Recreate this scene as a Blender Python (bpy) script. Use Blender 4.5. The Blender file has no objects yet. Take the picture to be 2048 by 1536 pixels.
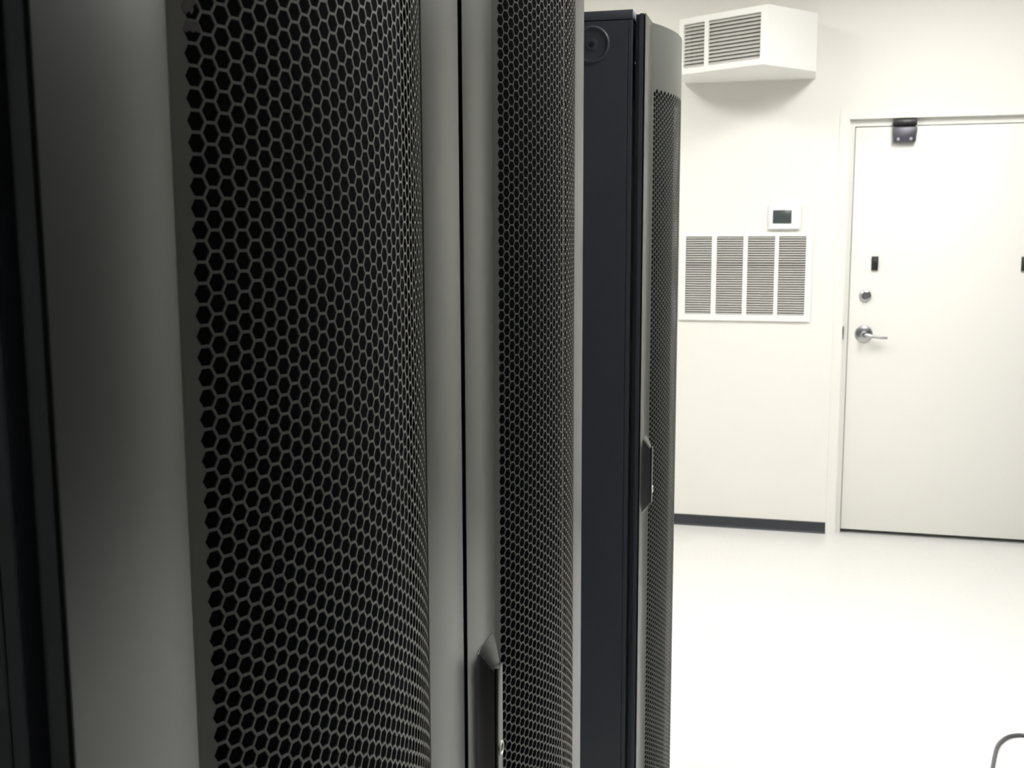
import bpy, bmesh, math, random
from mathutils import Vector, Matrix

scene = bpy.context.scene
COL = scene.collection
rnd = random.Random(4)

# ------------------------------------------------------------------ helpers
class MB:
    """collects vertices and faces, then links them as one mesh object"""
    def __init__(s):
        s.v = []; s.f = []
    def add(s, vs, fs):
        o = len(s.v); s.v += [tuple(p) for p in vs]; s.f += [tuple(i + o for i in f) for f in fs]
    def box(s, x0, x1, y0, y1, z0, z1):
        s.add([(x0,y0,z0),(x1,y0,z0),(x1,y1,z0),(x0,y1,z0),(x0,y0,z1),(x1,y0,z1),(x1,y1,z1),(x0,y1,z1)],
              [(0,3,2,1),(4,5,6,7),(0,1,5,4),(1,2,6,5),(2,3,7,6),(3,0,4,7)])
    def prism(s, pts, z0, z1, axis='z'):
        """extrude a closed outline; axis tells which coordinate is extruded"""
        n = len(pts)
        def P(a, b, c):
            return {'z': (a, b, c), 'y': (a, c, b), 'x': (c, a, b)}[axis]
        vs = [P(a, b, z0) for a, b in pts] + [P(a, b, z1) for a, b in pts]
        fs = [(i, (i+1) % n, (i+1) % n + n, i + n) for i in range(n)]
        fs += [tuple(reversed(range(n))), tuple(range(n, 2*n))]
        s.add(vs, fs)
    def disc(s, c, nrm, prof, seg=32):
        """lathe: prof = [(radius, height)] about the axis nrm through c"""
        n = Vector(nrm).normalized()
        a = n.orthogonal().normalized(); b = n.cross(a)
        vs = []; fs = []
        for r, hgt in prof:
            for k in range(seg):
                t = 2*math.pi*k/seg
                vs.append(Vector(c) + n*hgt + a*(r*math.cos(t)) + b*(r*math.sin(t)))
        m = len(prof)
        for i in range(m-1):
            for k in range(seg):
                k2 = (k+1) % seg
                fs.append((i*seg+k, i*seg+k2, (i+1)*seg+k2, (i+1)*seg+k))
        fs.append(tuple(reversed(range(seg)))); fs.append(tuple(range((m-1)*seg, m*seg)))
        s.add(vs, fs)
    def tube(s, pts, rad, seg=12):
        pts = [Vector(p) for p in pts]; rings = []
        for i, p in enumerate(pts):
            t = (pts[min(i+1, len(pts)-1)] - pts[max(i-1, 0)]).normalized()
            up = Vector((0,0,1)) if abs(t.z) < .95 else Vector((1,0,0))
            a = t.cross(up).normalized(); b = a.cross(t)
            r = rad[i] if isinstance(rad, (list, tuple)) else rad
            rings.append([p + a*(r*math.cos(2*math.pi*k/seg)) + b*(r*math.sin(2*math.pi*k/seg)) for k in range(seg)])
        vs = [q for r in rings for q in r]; fs = []
        for i in range(len(pts)-1):
            for k in range(seg):
                k2 = (k+1) % seg
                fs.append((i*seg+k, i*seg+k2, (i+1)*seg+k2, (i+1)*seg+k))
        fs.append(tuple(reversed(range(seg)))); fs.append(tuple(range((len(pts)-1)*seg, len(pts)*seg)))
        s.add(vs, fs)
    def build(s, name, mat, parent=None, bevel=0, seg=2, angle=35, fixn=True):
        me = bpy.data.meshes.new(name)
        me.from_pydata(s.v, [], s.f); me.validate()
        if fixn or bevel:
            bm = bmesh.new(); bm.from_mesh(me)
            bmesh.ops.recalc_face_normals(bm, faces=bm.faces[:])
            if bevel:
                es = [e for e in bm.edges if len(e.link_faces) == 2 and e.calc_face_angle(0) > math.radians(30)]
                bmesh.ops.bevel(bm, geom=es, offset=bevel, segments=seg, profile=.5, affect='EDGES', clamp_overlap=True)
            bm.to_mesh(me); bm.free()
        me.polygons.foreach_set('use_smooth', [True]*len(me.polygons))
        me.set_sharp_from_angle(angle=math.radians(angle))
        me.materials.append(mat)
        o = bpy.data.objects.new(name, me); COL.objects.link(o)
        if parent: o.parent = parent
        return o

def tag(o, label=None, cat=None, group=None, kind=None):
    if label: o['label'] = label
    if cat: o['category'] = cat
    if group: o['group'] = group
    if kind: o['kind'] = kind
    return o
def thing(name, loc, label, cat, group=None):
    o = bpy.data.objects.new(name, None); COL.objects.link(o); o.location = loc
    o.empty_display_size = .1
    return tag(o, label, cat, group)

# ------------------------------------------------------------------ materials
def mat(name, col, rough=.5, metal=0., ior=1.5, var=0., scale=30., bump=0., bscale=200., spec=.5):
    m = bpy.data.materials.new(name); m.use_nodes = True
    nt = m.node_tree; b = nt.nodes['Principled BSDF']
    b.inputs['Roughness'].default_value = rough; b.inputs['Metallic'].default_value = metal
    b.inputs['IOR'].default_value = ior; b.inputs['Specular IOR Level'].default_value = spec
    tc = nt.nodes.new('ShaderNodeTexCoord')
    n = nt.nodes.new('ShaderNodeTexNoise'); n.inputs['Scale'].default_value = scale; n.inputs['Detail'].default_value = 4
    nt.links.new(tc.outputs['Object'], n.inputs['Vector'])
    r = nt.nodes.new('ShaderNodeMixRGB')
    r.inputs[1].default_value = (*[c*(1-var) for c in col], 1); r.inputs[2].default_value = (*[min(1, c*(1+var)) for c in col], 1)
    nt.links.new(n.outputs['Fac'], r.inputs[0]); nt.links.new(r.outputs[0], b.inputs['Base Color'])
    if bump:
        n2 = nt.nodes.new('ShaderNodeTexNoise'); n2.inputs['Scale'].default_value = bscale
        nt.links.new(tc.outputs['Object'], n2.inputs['Vector'])
        bp = nt.nodes.new('ShaderNodeBump'); bp.inputs['Strength'].default_value = bump; bp.inputs['Distance'].default_value = .001
        nt.links.new(n2.outputs['Fac'], bp.inputs['Height']); nt.links.new(bp.outputs['Normal'], b.inputs['Normal'])
    return m

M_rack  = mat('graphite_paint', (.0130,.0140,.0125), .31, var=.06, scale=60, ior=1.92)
M_mesh  = mat('graphite_mesh_paint', (.092,.095,.086), .42, var=.06, scale=60, spec=.45)
for m_ in (M_rack, M_mesh):
    m_.node_tree.nodes['Principled BSDF'].inputs['Specular Tint'].default_value = (.95, 1., .97, 1)
M_side  = mat('black_side_paint', (.070,.078,.098), .42, var=.08, scale=40)
M_void  = mat('shade_sheet_black', (.0035,.0041,.0062), .9, spec=.05)  # black that stands in for the shade behind the mesh holes
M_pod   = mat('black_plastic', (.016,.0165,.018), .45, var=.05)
M_ring  = mat('pale_nickel', (.80,.79,.75), .5, metal=.3)
M_wall  = mat('warm_white_wall_paint', (.83,.815,.765), .6, var=.012, scale=3, bump=.05, bscale=160)
M_dark  = mat('unseen_dark_wall', (.032,.033,.034), .7, var=.02, scale=3)  # dark only to dim what the rack fronts reflect
M_ceil  = mat('white_ceiling_tile', (.80,.78,.73), .85, var=.03, scale=50)
M_door  = mat('white_door_enamel', (.83,.818,.775), .38, var=.01, scale=2)
M_white = mat('white_enamel', (.86,.855,.83), .4, var=.01)
M_slat  = mat('grey_white_slat', (.64,.635,.60), .5, var=.04)
M_duct  = mat('dark_duct', (.05,.05,.047), .8)
M_base  = mat('slate_rubber_base', (.032,.036,.042), .55, var=.06)
M_black = mat('black_metal', (.018,.018,.02), .4, var=.1)
M_brz   = mat('dark_bronze_metal', (.10,.095,.12), .38, metal=.4, var=.1)
M_chrome= mat('satin_chrome', (.52,.52,.53), .28, metal=1., var=.04)
M_scr   = mat('grey_green_display', (.062,.078,.076), .25, var=.04)
M_plas  = mat('white_plastic', (.88,.88,.86), .35)
M_cable = mat('grey_cable_jacket', (.105,.105,.115), .45, var=.06)
M_dust  = mat('dried_paint_blob', (.030,.027,.022), .7, var=.4, scale=500)

def floor_mat():
    m = bpy.data.materials.new('white_vinyl_tile'); m.use_nodes = True
    nt = m.node_tree; b = nt.nodes['Principled BSDF']; b.inputs['Roughness'].default_value = .26
    tc = nt.nodes.new('ShaderNodeTexCoord')
    br = nt.nodes.new('ShaderNodeTexBrick'); br.offset = 0; br.inputs['Scale'].default_value = 1
    br.inputs['Brick Width'].default_value = .305; br.inputs['Row Height'].default_value = .305
    br.inputs['Mortar Size'].default_value = .0008
    br.inputs['Color1'].default_value = (.70,.697,.685,1); br.inputs['Color2'].default_value = (.71,.707,.695,1)
    br.inputs['Mortar'].default_value = (.67,.665,.65,1)
    n = nt.nodes.new('ShaderNodeTexNoise'); n.inputs['Scale'].default_value = 55; n.inputs['Detail'].default_value = 6
    rp = nt.nodes.new('ShaderNodeValToRGB')
    rp.color_ramp.elements[0].position = .30; rp.color_ramp.elements[0].color = (.80,.77,.72,1)
    rp.color_ramp.elements[1].position = .44; rp.color_ramp.elements[1].color = (1,1,1,1)
    mx = nt.nodes.new('ShaderNodeMixRGB'); mx.blend_type = 'MULTIPLY'; mx.inputs[0].default_value = .25
    # a few worn scuff patches
    n3 = nt.nodes.new('ShaderNodeTexNoise'); n3.inputs['Scale'].default_value = 2.2; n3.inputs['Detail'].default_value = 5
    rp3 = nt.nodes.new('ShaderNodeValToRGB')
    rp3.color_ramp.elements[0].position = .62; rp3.color_ramp.elements[0].color = (1,1,1,1)
    rp3.color_ramp.elements[1].position = .80; rp3.color_ramp.elements[1].color = (.93,.90,.85,1)
    mx3 = nt.nodes.new('ShaderNodeMixRGB'); mx3.blend_type = 'MULTIPLY'; mx3.inputs[0].default_value = 1
    for a in (br, n, n3): nt.links.new(tc.outputs['Object'], a.inputs['Vector'])
    nt.links.new(n.outputs['Fac'], rp.inputs[0]); nt.links.new(n3.outputs['Fac'], rp3.inputs[0])
    nt.links.new(br.outputs['Color'], mx.inputs[1]); nt.links.new(rp.outputs[0], mx.inputs[2])
    nt.links.new(mx.outputs[0], mx3.inputs[1]); nt.links.new(rp3.outputs[0], mx3.inputs[2])
    nt.links.new(mx3.outputs[0], b.inputs['Base Color'])
    return m
M_floor = floor_mat()

def lamp_mat(name, strength):
    m = bpy.data.materials.new(name); m.use_nodes = True
    nt = m.node_tree; nt.nodes.remove(nt.nodes['Principled BSDF'])
    e = nt.nodes.new('ShaderNodeEmission'); e.inputs['Color'].default_value = (1.0,.99,.955,1); e.inputs['Strength'].default_value = strength
    nt.links.new(e.outputs[0], nt.nodes['Material Output'].inputs['Surface'])
    return m
M_lamp = lamp_mat('fluorescent_diffuser', LAMP := 27.0)

# ------------------------------------------------------------------ the room
DY = 5.8265            # far wall
XL, XR, YN, ZC = -2.6, 2.7, -5.5, 3.0
def struct(o, label, cat):
    return tag(o, label, cat, kind='structure')

m = MB(); m.box(XL-.2, XR+.2, YN-.2, DY+.4, -.15, 0)
struct(m.build('floor', M_floor), 'glossy white vinyl tile floor', 'floor')
m = MB(); m.box(XL-.2, XR+.2, YN-.2, DY+.2, ZC, ZC+.1)
struct(m.build('ceiling', M_ceil), 'white ceiling above the room', 'ceiling')
m = MB(); m.box(XL-.15, XL, YN, DY, 0, ZC)
struct(m.build('wall_left', M_wall), 'white wall behind the row of racks', 'wall')
m = MB(); m.box(XR, XR+.15, YN, DY, 0, ZC)
struct(m.build('wall_right', M_dark), 'unseen right wall of the room, dark grey to dim rack reflections', 'wall')  # out of view, coloured dark so the rack doors reflect less light
m = MB(); m.box(XL-.15, XR+.15, YN-.15, YN, 0, ZC)
struct(m.build('wall_near', M_wall), 'white wall at the near end of the room', 'wall')
# far wall with the door opening
OX0, OX1, OZ = .170, 1.375, 2.150
m = MB()
m.box(XL-.15, OX0, DY, DY+.15, 0, ZC); m.box(OX1, XR+.15, DY, DY+.15, 0, ZC); m.box(OX0, OX1, DY, DY+.15, OZ, ZC)
struct(m.build('wall_far', M_wall), 'white far wall with the door and the air grille', 'wall')

# rubber cove base on the far wall
def cove(x0, x1):
    b = MB(); b.prism([(DY, 0), (DY-.013, 0), (DY-.009, .004), (DY-.006, .012), (DY-.005, .056), (DY-.003, .0585), (DY, .0585)], x0, x1, 'x')
    return b
struct(cove(XL, .158).build('baseboard_far', M_base), 'slate grey rubber baseboard left of the white door', 'baseboard')
struct(cove(1.39, XR).build('baseboard_far', M_base), 'slate grey rubber baseboard right of the white door', 'baseboard')

# hollow metal door frame: outer face, stepped stop
LX0, LX1, LZ0, LZ1 = .237, 1.307, .022, 2.078
b = MB()
def frame_profile(u):     # u = distance outward from the leaf edge, v = depth (negative = into the room)
    return u
fo, fi = .078, .030       # outer and inner edge of the face, measured from the leaf edge
ya, yb, yc, yd = DY-.006, DY+.030, DY+.075, DY+.15
for sgn, xe in ((-1, LX0), (1, LX1)):
    pts = [(xe+sgn*fo, DY), (xe+sgn*fo, ya), (xe+sgn*fi, ya), (xe+sgn*fi, yb), (xe+sgn*.003, yb), (xe+sgn*.003, yd), (xe+sgn*.065, yd), (xe+sgn*.065, DY)]
    b.prism(pts, 0, LZ1+fo, 'z')
zt = LZ1+.004
e_ = .0005
b.prism([(DY+e_, zt+.0735), (ya+e_, zt+.0735), (ya+e_, zt+.034), (yb+e_, zt+.034), (yb+e_, zt), (yd-e_, zt), (yd-e_, zt+.066), (DY+e_, zt+.066)], LX0-.04, LX1+.04, 'x')
trim = struct(b.build('trim_1', M_door, angle=30), 'white hollow metal frame around the white door', 'door frame')
# door leaf
yl = DY+.034
b = MB(); b.box(LX0, LX1, yl, yl+.045, LZ0, LZ1)
door = struct(b.build('door_1', M_door, bevel=.0015), 'plain white flush door with chrome lever', 'door')
# hardware
b = MB(); b.disc((.313, yl, 1.047), (0,-1,0), [(.044,0),(.044,.004),(.040,.010),(.030,.013),(.016,.014),(.014,.045),(.017,.050),(.017,.062),(.012,.066)], 40)
tag(b.build('lever_rose', M_chrome, door), 'satin chrome round rose')
b = MB(); b.tube([(.313,yl-.056,1.047),(.330,yl-.058,1.045),(.352,yl-.058,1.040),(.380,yl-.056,1.0355),(.405,yl-.053,1.0335),(.424,yl-.048,1.033)],[.0105,.010,.0085,.0075,.0075,.0065],14)
tag(b.build('lever_handle', M_chrome, door), 'satin chrome lever pointing right')
b = MB(); b.disc((.313, yl, 1.242), (0,-1,0), [(.031,0),(.031,.003),(.027,.013),(.020,.016),(.019,.017)], 36)
b.box(.309,.317,yl-.033,yl-.014,1.226,1.258)
tag(b.build('deadbolt', M_chrome, door, angle=30), 'chrome deadbolt with thumb turn')
for xx in (.353, 1.050):
    b = MB(); b.box(xx-.016, xx+.016, yl-.012, yl, 1.370, 1.440); b.box(xx-.010, xx+.010, yl-.020, yl-.010, 1.385, 1.424)
    tag(b.build('surface_catch', M_black, door, bevel=.002), 'small black catch')
b = MB(); b.prism([(.414,2.000),(.519,2.000),(.522,2.045),(.524,2.066),(.524,2.071),(.411,2.071),(.411,2.040)], yl-.040, yl, 'y')
lb = tag(b.build('latch_bracket', M_brz, door, bevel=.003), 'dark bronze latch bracket on the door top')
b = MB()
for xx in (.437, .496): b.disc((xx, yl-.040, 2.014), (0,-1,0), [(.0085,-.002),(.0085,.002),(.005,.0045)], 18)
tag(b.build('screw', M_chrome, lb), 'bright screw heads')
b = MB(); b.box(.410, .521, DY-.010, yb+.001, 2.080, 2.107); b.box(.430,.505,DY-.016,DY-.008,2.086,2.100)
tag(b.build('latch_keeper', M_black, trim, bevel=.002), 'black latch keeper')
b = MB(); b.box(.2085, .2155, DY+.0, DY+.028, 1.020, 1.085)
tag(b.build('strike_plate', M_chrome, trim, bevel=.0006), 'grey strike plate')

# ------------------------------------------------------------------ air return grille on the far wall
g = thing('air_return_grille', (-.288, DY, 1.108), 'white four-section louvred air return grille on the far wall below the thermostat', 'air vent')
def loc(b, o):
    ox, oy, oz = o.location
    b.v = [(x-ox, y-oy, z-oz) for x, y, z in b.v]; return b
secs = [(-.590,-.456),(-.431,-.2965),(-.274,-.1385),(-.1185,.0155)]
gz0, gz1 = 1.139, 1.541
b = MB()
xs = [-.620] + [v for s in secs for v in s] + [.044]
for i in range(0, 10, 2):
    b.box(xs[i], xs[i+1], DY-.014, DY-.0005, gz0, gz1)
b.box(-.620, .044, DY-.014, DY-.0005, gz1, 1.562); b.box(-.620, .044, DY-.014, DY-.0005, 1.108, gz0)
loc(b, g).build('grille_frame', M_white, g)
for x0, x1 in secs:
    b = MB(); n = 33; dz = (gz1-gz0)/n
    for k in range(n):
        z = gz0+dz*(k+.5)
        
        hh = .55 if k in (20, 21) else 1.   # a bent pair of slats shows a darker seam
        b.prism([(DY-.0125, z-.0038), (DY-.0118, z-.0044), (DY-.0010, z+.0026*hh), (DY-.0017, z+.0032*hh)], x0, x1, 'x')
    loc(b, g).build('louver_bank', M_slat, g)
    b = MB(); b.box(x0, x1, DY-.0009, DY-.0003, gz0, gz1)
    loc(b, g).build('duct_screen', M_duct, g)

# thermostat
t = thing('thermostat', (-.097, DY, 1.575), 'white wall thermostat with grey display, above the louvred wall grille', 'thermostat')
b = MB(); b.box(-.178,-.014,DY-.006,DY,1.572,1.702); b.box(-.172,-.020,DY-.026,DY-.004,1.578,1.697)
loc(b, t).build('housing', M_plas, t, bevel=.006, seg=3)
b = MB(); b.box(-.1525,-.0605,DY-.0285,DY-.0255,1.606,1.673)
loc(b, t).build('display', M_scr, t, bevel=.001)

# ------------------------------------------------------------------ wall mounted air unit with angled grille face
Cc = Vector((-.185, 5.280)); R = Vector((.034, 5.565)); L = Vector((-.612, 5.540))
zb, zt_ = 2.318, 2.584
ac = thing('air_unit', (-.288, DY, zb), 'white angled air unit with louvred face, high on the far wall left of the door', 'air conditioner')
b = MB()
# shell with an open grille side
dirL = (L-Cc).normalized(); nL = Vector((dirL.y, -dirL.x)); nL = nL if nL.y < 0 else -nL
s0, s1, w0, w1 = .034, .470, 2.349, 2.554
def fp(s, z, d=0): 
    q = Cc + dirL*s + nL*d; return (q.x, q.y, z)
plan = [Cc, R, Vector((R.x, DY)), Vector((L.x, DY)), L]
n = len(plan)
vs = [(p.x,p.y,zb) for p in plan] + [(p.x,p.y,zt_) for p in plan]
fs = [(0,1,6,5),(1,2,7,6),(2,3,8,7),(3,4,9,8),(4,3,2,1,0),(5,6,7,8,9)]
b.add(vs, fs)
fl = (L-Cc).length
o_ = [fp(0,zb),fp(fl,zb),fp(fl,zt_),fp(0,zt_)]; i_ = [fp(s0,w0),fp(s1,w0),fp(s1,w1),fp(s0,w1)]; k_ = [fp(s,z,-.05) for s,z in ((s0,w0),(s1,w0),(s1,w1),(s0,w1))]
b.add(o_+i_+k_, [(0,1,5,4),(1,2,6,5),(2,3,7,6),(3,0,4,7),(4,5,9,8),(5,6,10,9),(6,7,11,10),(7,4,8,11)])
bmx = loc(b, ac).build('casing', M_white, ac, fixn=True)
b = MB(); b.add([fp(s,z,-.048) for s,z in ((s0,w0),(s1,w0),(s1,w1),(s0,w1))]+[fp(s,z,-.052) for s,z in ((s0,w0),(s1,w0),(s1,w1),(s0,w1))],
                [(0,1,2,3),(4,7,6,5),(0,4,5,1),(1,5,6,2),(2,6,7,3),(3,7,4,0)])
loc(b, ac).build('coil_screen', M_duct, ac)
def fbox(b, sa, sb, za, zbb, d0, d1):
    b.add([fp(sa,za,d0),fp(sb,za,d0),fp(sb,za,d1),fp(sa,za,d1),fp(sa,zbb,d0),fp(sb,zbb,d0),fp(sb,zbb,d1),fp(sa,zbb,d1)],
          [(0,3,2,1),(4,5,6,7),(0,1,5,4),(1,2,6,5),(2,3,7,6),(3,0,4,7)])
b = MB()
fbox(b,.004,s0,zb+.003,zt_-.003,.0,.006); fbox(b,s1,fl-.004,zb+.003,zt_-.003,.0,.006)
fbox(b,s0,s1,zb+.003,w0,.0,.006); fbox(b,s0,s1,w1,zt_-.003,.0,.006)
loc(b, ac).build('grille_frame', M_white, ac)
b = MB(); fbox(b,.325,.347,w0,w1,-.008,.005)
loc(b, ac).build('divider', M_white, ac)
def lv(sa, sb):
    b = MB(); nn = 12; dz = (w1-w0)/nn
    for k in range(nn):
        z = w0+dz*(k+.5)
        P = [(0.0,-.0068),(.0012,-.0060),(-.016,.0104),(-.0172,.0096)]
        vs = [fp(sa,z+q,d) for d,q in P]+[fp(sb,z+q,d) for d,q in P]
        b.add(vs, [(0,1,5,4),(1,2,6,5),(2,3,7,6),(3,0,4,7),(3,2,1,0),(4,5,6,7)])
    return b
loc(lv(s0,.326), ac).build('louver_bank', M_slat, ac)
loc(lv(.346,s1), ac).build('louver_bank', M_slat, ac)

# ------------------------------------------------------------------ cable on the floor
base = [(.30,2.50),(.42,2.74),(.50,2.95),(.555,3.16),(.587,3.301),(.607,3.390),(.628,3.463),(.659,3.519),(.689,3.544),(.722,3.549),(.80,3.52),(.92,3.42),(1.06,3.36),(1.22,3.40),(1.40,3.55)]
pts = []
for i in range(len(base)-1):
    p0 = base[max(i-1,0)]; p1 = base[i]; p2 = base[i+1]; p3 = base[min(i+2,len(base)-1)]
    for k in range(8):
        t_ = k/8
        f = lambda a,b_,c,d: .5*((2*b_)+(-a+c)*t_+(2*a-5*b_+4*c-d)*t_*t_+(-a+3*b_-3*c+d)*t_**3)
        pts.append((f(p0[0],p1[0],p2[0],p3[0]), f(p0[1],p1[1],p2[1],p3[1]), .0058))
b = MB(); b.tube(pts, .0058, 12)
tag(b.build('floor_cable', M_cable), 'grey cable curling across the white floor at the bottom right', 'cable')

# ------------------------------------------------------------------ server racks
FX = -.3168            # front plane of the door frames
W, FLAT = .600, .1062  # rack width, flat frame strip beside the mesh
AL = math.radians(23.1); CH = W/2-FLAT; RAD = CH/math.sin(AL); ARC = 2*RAD*AL
PT = .0114             # hole pitch
ZT = 2.0000            # door top
Z0 = .035              # door bottom
ZM1 = 1.8723           # top of the perforation
HOLE0 = 1.6628         # a hole centre in the first column
REC = -.0018           # panel set just behind the frame strips
TH = .0011

def curve_pt(u, z, d=0.):
    """point on the bulged panel, u = arc length from its near edge, d = offset along the normal"""
    a = -AL + u/RAD
    r = RAD + d
    return (REC + r*math.cos(a) - RAD*math.cos(AL), W/2 + r*math.sin(a), z)

def perforated_panel():
    v = []; f = []; idx = {}
    nc = 38; du = PT*math.sqrt(3)/2; r6 = PT/math.sqrt(3); rh = r6*.86
    u0 = (ARC-(nc-1)*du)/2
    nr_dn = int((HOLE0-.16)/PT); nr_up = int((ZM1-.003-HOLE0-PT)/PT)
    rows = list(range(-nr_dn, nr_up+1))
    def vid(key, u, z, d):
        if key not in idx:
            idx[key] = len(v); v.append(curve_pt(u, z, d))
        return idx[key]
    def corner(u, z, d): return vid((round(u*1e5), round(z*1e5), d), u, z, d)
    cs = [(math.cos(math.radians(60*k)), math.sin(math.radians(60*k))) for k in range(6)]
    for c in range(nc):
        uc = u0+c*du; off = PT/2 if c % 2 else 0.
        for rr in rows:
            zc = HOLE0+rr*PT+off
            oF = [corner(uc+r6*a, zc+r6*b_, 0.) for a, b_ in cs]
            oB = [corner(uc+r6*a, zc+r6*b_, -TH) for a, b_ in cs]
            n0 = len(v)
            for d in (0., -TH):
                for a, b_ in cs: v.append(curve_pt(uc+rh*a, zc+rh*b_, d))
            for k in range(6):
                k2 = (k+1) % 6
                f.append((oF[k], oF[k2], n0+k2, n0+k))
                f.append((oB[k2], oB[k], n0+6+k, n0+6+k2))
                f.append((n0+k, n0+k2, n0+6+k2, n0+6+k))
    # solid border
    zlo = HOLE0+rows[0]*PT-PT/2; zhi = HOLE0+rows[-1]*PT+PT/2
    ZB = ZM1 if ZM1 > zhi+PT/2 else zhi+PT/2+.002
    for d, flip in ((0., False), (-TH, True)):
        def quad(*q):
            q = list(q)
            f.append(tuple(reversed(q)) if flip else tuple(q))
        # near and far edges
        for c, sg in ((0, -1), (nc-1, 1)):
            uc = u0+c*du; off = PT/2 if c % 2 else 0.; ue = 0. if c == 0 else ARC
            for rr in rows:
                zc = HOLE0+rr*PT+off
                a = corner(uc+sg*r6/2, zc-PT/2, d); m_ = corner(uc+sg*r6, zc, d); e = corner(uc+sg*r6/2, zc+PT/2, d)
                A = corner(ue, zc-PT/2, d); Mm = corner(ue, zc, d); E_ = corner(ue, zc+PT/2, d)
                if sg < 0: quad(A, a, m_, Mm); quad(Mm, m_, e, E_)
                else: quad(a, A, Mm, m_); quad(m_, Mm, E_, e)
        # top and bottom zigzag up to straight lines, then solid sheet on to the door ends
        for top in (True, False):
            zz = ZB if top else zlo-.012
            line = []
            for c in range(nc):
                uc = u0+c*du; off = PT/2 if c % 2 else 0.
                ze = (zhi if top else zlo)+off
                line += [(uc-r6/2, ze), (uc+r6/2, ze)]
            offL = 0.; offR = PT/2 if (nc-1) % 2 else 0.
            line = [(0., (zhi if top else zlo)+offL)] + line + [(ARC, (zhi if top else zlo)+offR)]
            zend = ZT if top else Z0
            for (ua, za), (ub, zb_) in zip(line[:-1], line[1:]):
                q = [corner(ua, za, d), corner(ub, zb_, d), corner(ub, zz, d), corner(ua, zz, d)]
                q2 = [corner(ua, zz, d), corner(ub, zz, d), corner(ub, zend, d), corner(ua, zend, d)]
                if not top: q.reverse(); q2.reverse()
                quad(*q); quad(*q2)
    b = MB(); b.v = v; b.f = f
    # closing caps at the door top and bottom, and straight returns at the edges
    N = 40
    for z in (ZT, Z0):
        arc = [curve_pt(ARC*k/N, z) for k in range(N+1)]
        b.add(arc, [tuple(range(N+1))] if z == ZT else [tuple(reversed(range(N+1)))])
    return b

def stile(near):
    """front strip of the door frame, outline in (x, y) with rounded edges"""
    o = [(-.0008, 0), (-.0002, .0004), (0, .0014)]
    o += [(0, FLAT-.0026), (-.0004, FLAT-.0010), (-.0014, FLAT-.0002), (-.0032, FLAT)]
    o += [(-.0060, FLAT), (-.0060, FLAT-.003), (-.0034, FLAT-.003), (-.0034, .010), (-.0010, .0040), (-.0010, .0006)]
    if not near: o = [(x, W-y) for x, y in reversed(o)]
    return o
def door_return(near):
    """folded return behind the front strip: seam, edge band, deep set-back"""
    o = [(-.0036, .0003), (-.0036, FLAT-.004), (-.0060, FLAT-.004), (-.0060, .024), (-.0205, .024), (-.0205, .0090), (-.0120, .0090), (-.0120, .0003)]
    if not near: o = [(x, W-y) for x, y in reversed(o)]
    return o

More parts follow.
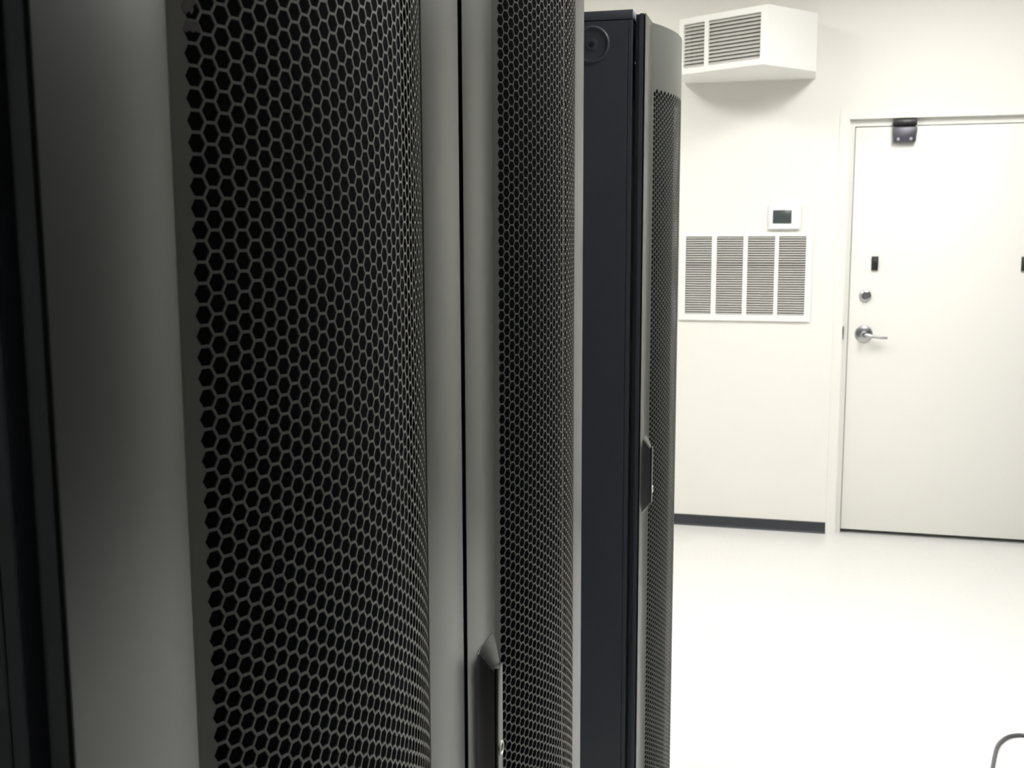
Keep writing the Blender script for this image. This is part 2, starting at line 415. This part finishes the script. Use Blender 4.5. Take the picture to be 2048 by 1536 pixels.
def make_rack():
    root = thing('server_rack', (FX, 0, 0), '', '')
    # carcass, x is negative into the cabinet
    bx0 = -.0262; bx1 = -1.02; ztop = 2.0085
    b = MB()
    for y0, y1 in ((.004,.040), (W-.040,W-.004)):
        b.box(bx0-.035, bx0, y0, y1, .03, 1.985); b.box(bx1, bx1+.035, y0, y1, .03, 1.985)
        for z0, z1 in ((.03,.075), (1.945,1.985)): b.box(bx1+.03, bx0-.03, y0, y1, z0, z1)
    for z0, z1 in ((.03,.075), (1.955,1.985)):
        b.box(bx0-.03, bx0, .03, W-.03, z0, z1); b.box(bx1, bx1+.03, .03, W-.03, z0, z1)
    b.build('carcass', M_side, root)
    b = MB(); b.box(bx1-.002, bx0+.0005, .0005, W-.0005, 1.9905, ztop)
    b.build('top_cover', M_side, root, bevel=.0007)
    for s in (0, 1):
        yo, yi = (.0005, .0040) if s == 0 else (W-.0005, W-.0040)
        sg = -1 if s == 0 else 1
        b = MB()
        b.box(bx1, bx0-.0095, min(yo,yi), max(yo,yi), .035, 1.9885)
        b.box(bx0-.0085, bx0, min(yo,yi), max(yo,yi), .035, 1.9885)
        sp = b.build('side_panel', M_side, root, bevel=.0008, seg=1)
        # round pressed boss with a lock in its middle
        b = MB(); b.disc((-.109, yo, 1.9440), (0,sg,0), [(.037,-.001),(.037,.0012),(.0345,.0030),(.0325,.0030),(.0310,.0010),(.0125,.0010),(.0120,.0022),(.0100,.0026)], 48)
        b.build('side_boss', M_side, sp, angle=25)
        b = MB(); b.disc((-.109, yo+sg*.0024, 1.9440), (0,sg,0), [(.0058,0),(.0058,.0006),(.005,.0008)], 20)
        b.build('boss_lock', M_pod, sp)
    b = MB(); b.box(bx1-.004, bx1, .004, W-.004, .04, 1.985)
    b.build('rear_panel', M_side, root)
    b = MB(); b.box(bx1+.01, bx0-.01, .03, W-.03, .0, .03)
    b.build('plinth', M_side, root)
    # added black sheet behind the bulged mesh stands in for shade inside the holes
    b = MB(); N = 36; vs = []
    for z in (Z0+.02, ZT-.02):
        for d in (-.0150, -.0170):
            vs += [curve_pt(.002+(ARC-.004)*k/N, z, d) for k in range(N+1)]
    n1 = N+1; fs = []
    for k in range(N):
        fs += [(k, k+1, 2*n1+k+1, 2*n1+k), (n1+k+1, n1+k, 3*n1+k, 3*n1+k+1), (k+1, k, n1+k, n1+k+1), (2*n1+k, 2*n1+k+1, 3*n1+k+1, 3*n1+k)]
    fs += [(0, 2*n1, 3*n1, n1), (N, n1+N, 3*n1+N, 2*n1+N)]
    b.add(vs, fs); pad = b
    # door
    b = MB(); b.prism(stile(True), Z0, ZT, 'z'); b.prism(stile(False), Z0, ZT, 'z')
    door = b.build('door', M_rack, root, angle=38)
    b = MB(); b.prism(door_return(True), Z0, ZT-.0004, 'z'); b.prism(door_return(False), Z0, ZT-.0004, 'z')
    b.box(-.0205,-.0065,.024,W-.024,ZT-.018,ZT-.0012); b.box(-.0205,-.0065,.024,W-.024,Z0+.0012,Z0+.018)
    b.build('door_return', M_side, door, angle=38)
    pad.build('mesh_shade_sheet', M_void, door, angle=30)
    perforated_panel().build('mesh_panel', M_mesh, door, fixn=False, angle=30)
    # handle housing: low boat shape, slanted ends
    zt, zl = 1.1340, .9680
    O = [(.0350,zl+.012),(.0350,zt-.012),(.0385,zt-.004),(.0460,zt),(.0900,zt),(.0985,zt-.004),(.1000,zt-.012),(.1000,zl+.012),(.0985,zl+.004),(.0900,zl),(.0460,zl),(.0385,zl+.004)]
    I = [(.0455,zl+.024),(.0455,zt-.030),(.0460,zt-.026),(.0475,zt-.024),(.0660,zt-.024),(.0685,zt-.026),(.0695,zt-.030),(.0695,zl+.024),(.0690,zl+.021),(.0670,zl+.019),(.0475,zl+.019),(.0460,zl+.021)]
    n = len(O)
    def ring(x, grow, t):      # t blends the base outline into the front outline, grow flares the long sides
        out = []
        for (y0, z0), (y1, z1) in zip(O, I):
            y = y0+(y1-y0)*t; z = z0+(z1-z0)*t
            if y0 < .045: y -= grow
            elif y0 > .095: y += grow*.5
            out.append((x, y, z))
        return out
    rings = [ring(0., .0042, 0.), ring(.0007, .0012, 0.), ring(.0024, .0, .10), ring(.0060, .0, .36), ring(.0150, .0, 1.)]
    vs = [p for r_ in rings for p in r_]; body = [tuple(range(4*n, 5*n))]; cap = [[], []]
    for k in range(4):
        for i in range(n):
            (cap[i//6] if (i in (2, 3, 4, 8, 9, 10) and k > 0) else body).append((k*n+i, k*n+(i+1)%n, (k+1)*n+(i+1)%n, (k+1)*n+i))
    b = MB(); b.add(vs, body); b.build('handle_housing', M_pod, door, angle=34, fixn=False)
    for fc in cap:
        used = sorted({i for f_ in fc for i in f_}); mp = {v_: q for q, v_ in enumerate(used)}
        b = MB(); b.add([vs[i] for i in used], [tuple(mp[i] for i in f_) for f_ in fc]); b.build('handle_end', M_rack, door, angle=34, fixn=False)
    b = MB(); b.box(.0145,.0188,.0478,.0672,zl+.022,zt-.022)
    b.build('handle_lever', M_rack, door, bevel=.0016)
    b = MB(); b.disc((.0186,.0572,1.0190),(1,0,0),[(.0082,-.001),(.0082,.0010),(.0074,.0018),(.0060,.0018),(.0054,.0006)],32)
    b.build('lock_ring', M_ring, door, angle=25)
    b = MB(); b.disc((.0188,.0572,1.0190),(1,0,0),[(.0053,-.001),(.0053,.0006),(.0045,.0008)],24)
    b.build('lock_cylinder', M_pod, door)
    return root

def copy_tree(o, parent=None):
    c = o.copy(); COL.objects.link(c)
    if parent: c.parent = parent
    for ch in list(o.children): copy_tree(ch, c)
    return c

GAP = .0121
YS = [.4115, .4115+W+GAP, 2.2608]
rk = make_rack()
racks = [rk, copy_tree(rk), copy_tree(rk)]
labels = ['nearest server rack, its hexagon mesh door filling the left of the view',
          'middle server rack joined to the nearest one, black handle and lock ring on its door',
          'farthest server rack, standing apart with its dark side panel showing, beside the white wall']
for o, y, lb_ in zip(racks, YS, labels):
    o.location = (FX, y, 0); tag(o, lb_, 'server rack', 'server racks in a row')

# paint blobs clogging three edge holes of the nearest rack's mesh
d0 = [c for c in racks[0].children if c.name.startswith('door')][0]
b = MB(); du = PT*math.sqrt(3)/2; u0 = (ARC-37*du)/2
def blob(uc, zc, pts):
    vs = [curve_pt(uc+a*PT, zc+q*PT, .0001) for a, q in pts]+[curve_pt(uc+a*PT, zc+q*PT, -TH*1.5) for a, q in pts]
    n = len(pts); b.add(vs, [tuple(range(n)), tuple(reversed(range(n,2*n)))]+[(i+n,(i+1)%n+n,(i+1)%n,i) for i in range(n)])
blob(u0, HOLE0+1*PT, [(-.56,.02),(-.3,-.06),(-.12,.06),(.05,-.04),(.22,.08),(.40,.0),(.52,.10),(.30,.47),(-.30,.47)])
blob(u0, HOLE0+2*PT, [(-.56,.0),(-.30,-.28),(-.14,-.10),(.02,-.22),(.14,-.02),(.10,.16),(.30,.30),(.28,.47),(-.30,.47)])
blob(u0, HOLE0+3*PT, [(-.56,.0),(-.30,-.47),(.28,-.47),(.20,-.25),(.02,-.30),(-.06,-.05),(.10,.12),(.02,.30),(-.20,.22),(-.30,.47)])
tag(b.build('paint_clog', M_dust, d0), 'dried blobs half filling edge holes')

# ------------------------------------------------------------------ ceiling lights
def ceiling_light(x, y, label, l=1.20):
    o = thing('ceiling_light', (x, y, ZC), label, 'ceiling light', 'recessed fluorescent ceiling lights')
    b = MB(); w, z0, z1 = .60, -.030, 0.
    for a in ((-w/2,-w/2+.03,-l/2,l/2),(w/2-.03,w/2,-l/2,l/2),(-w/2+.03,w/2-.03,-l/2,-l/2+.03),(-w/2+.03,w/2-.03,l/2-.03,l/2)):
        b.box(*a, z0, z1)
    b.build('light_frame', M_white, o)
    b = MB(); b.box(-w/2+.03, w/2-.03, -l/2+.03, l/2-.03, -.022, -.002)
    b.build('diffuser', M_lamp, o)
ceiling_light(.70, 2.32, 'recessed fluorescent ceiling light over the aisle beside the farthest rack')
ceiling_light(.75, 4.10, 'recessed fluorescent ceiling light over the floor before the white door')
ceiling_light(-1.25, 4.00, 'added fluorescent ceiling light behind the racks, lifting the far wall by the air unit', .90)  # unseen lamp added to brighten the far wall left of the air unit

# ------------------------------------------------------------------ world, camera, view
wd = bpy.data.worlds.new('World'); scene.world = wd; wd.use_nodes = True
wd.node_tree.nodes['Background'].inputs['Color'].default_value = (.9,.95,1,1)
wd.node_tree.nodes['Background'].inputs['Strength'].default_value = .02

F = 2200.0; pit, yaw, rol = (math.radians(a) for a in (7.8918, 14.7323, -.2034))
fw = Vector((-math.sin(yaw)*math.cos(pit), math.cos(yaw)*math.cos(pit), -math.sin(pit)))
r = Vector((math.cos(yaw), math.sin(yaw), 0)); u = r.cross(fw)
r2 = r*math.cos(rol)+u*math.sin(rol); u2 = -r*math.sin(rol)+u*math.cos(rol)
cd = bpy.data.cameras.new('camera'); cam = bpy.data.objects.new('camera', cd); COL.objects.link(cam)
mw = Matrix((r2, u2, -fw)).transposed().to_4x4(); mw.translation = Vector((0, 0, 1.5702)); cam.matrix_world = mw
cd.sensor_width = 36; cd.lens = F*36/2048; cd.clip_start = .02; cd.clip_end = 60
cd.dof.use_dof = True; cd.dof.focus_distance = 1.15; cd.dof.aperture_fstop = 20
scene.camera = cam

vs_ = scene.view_settings
vs_.view_transform = 'Standard'; vs_.look = 'None'; vs_.exposure = 0.19; vs_.gamma = 1; vs_.use_curve_mapping = False
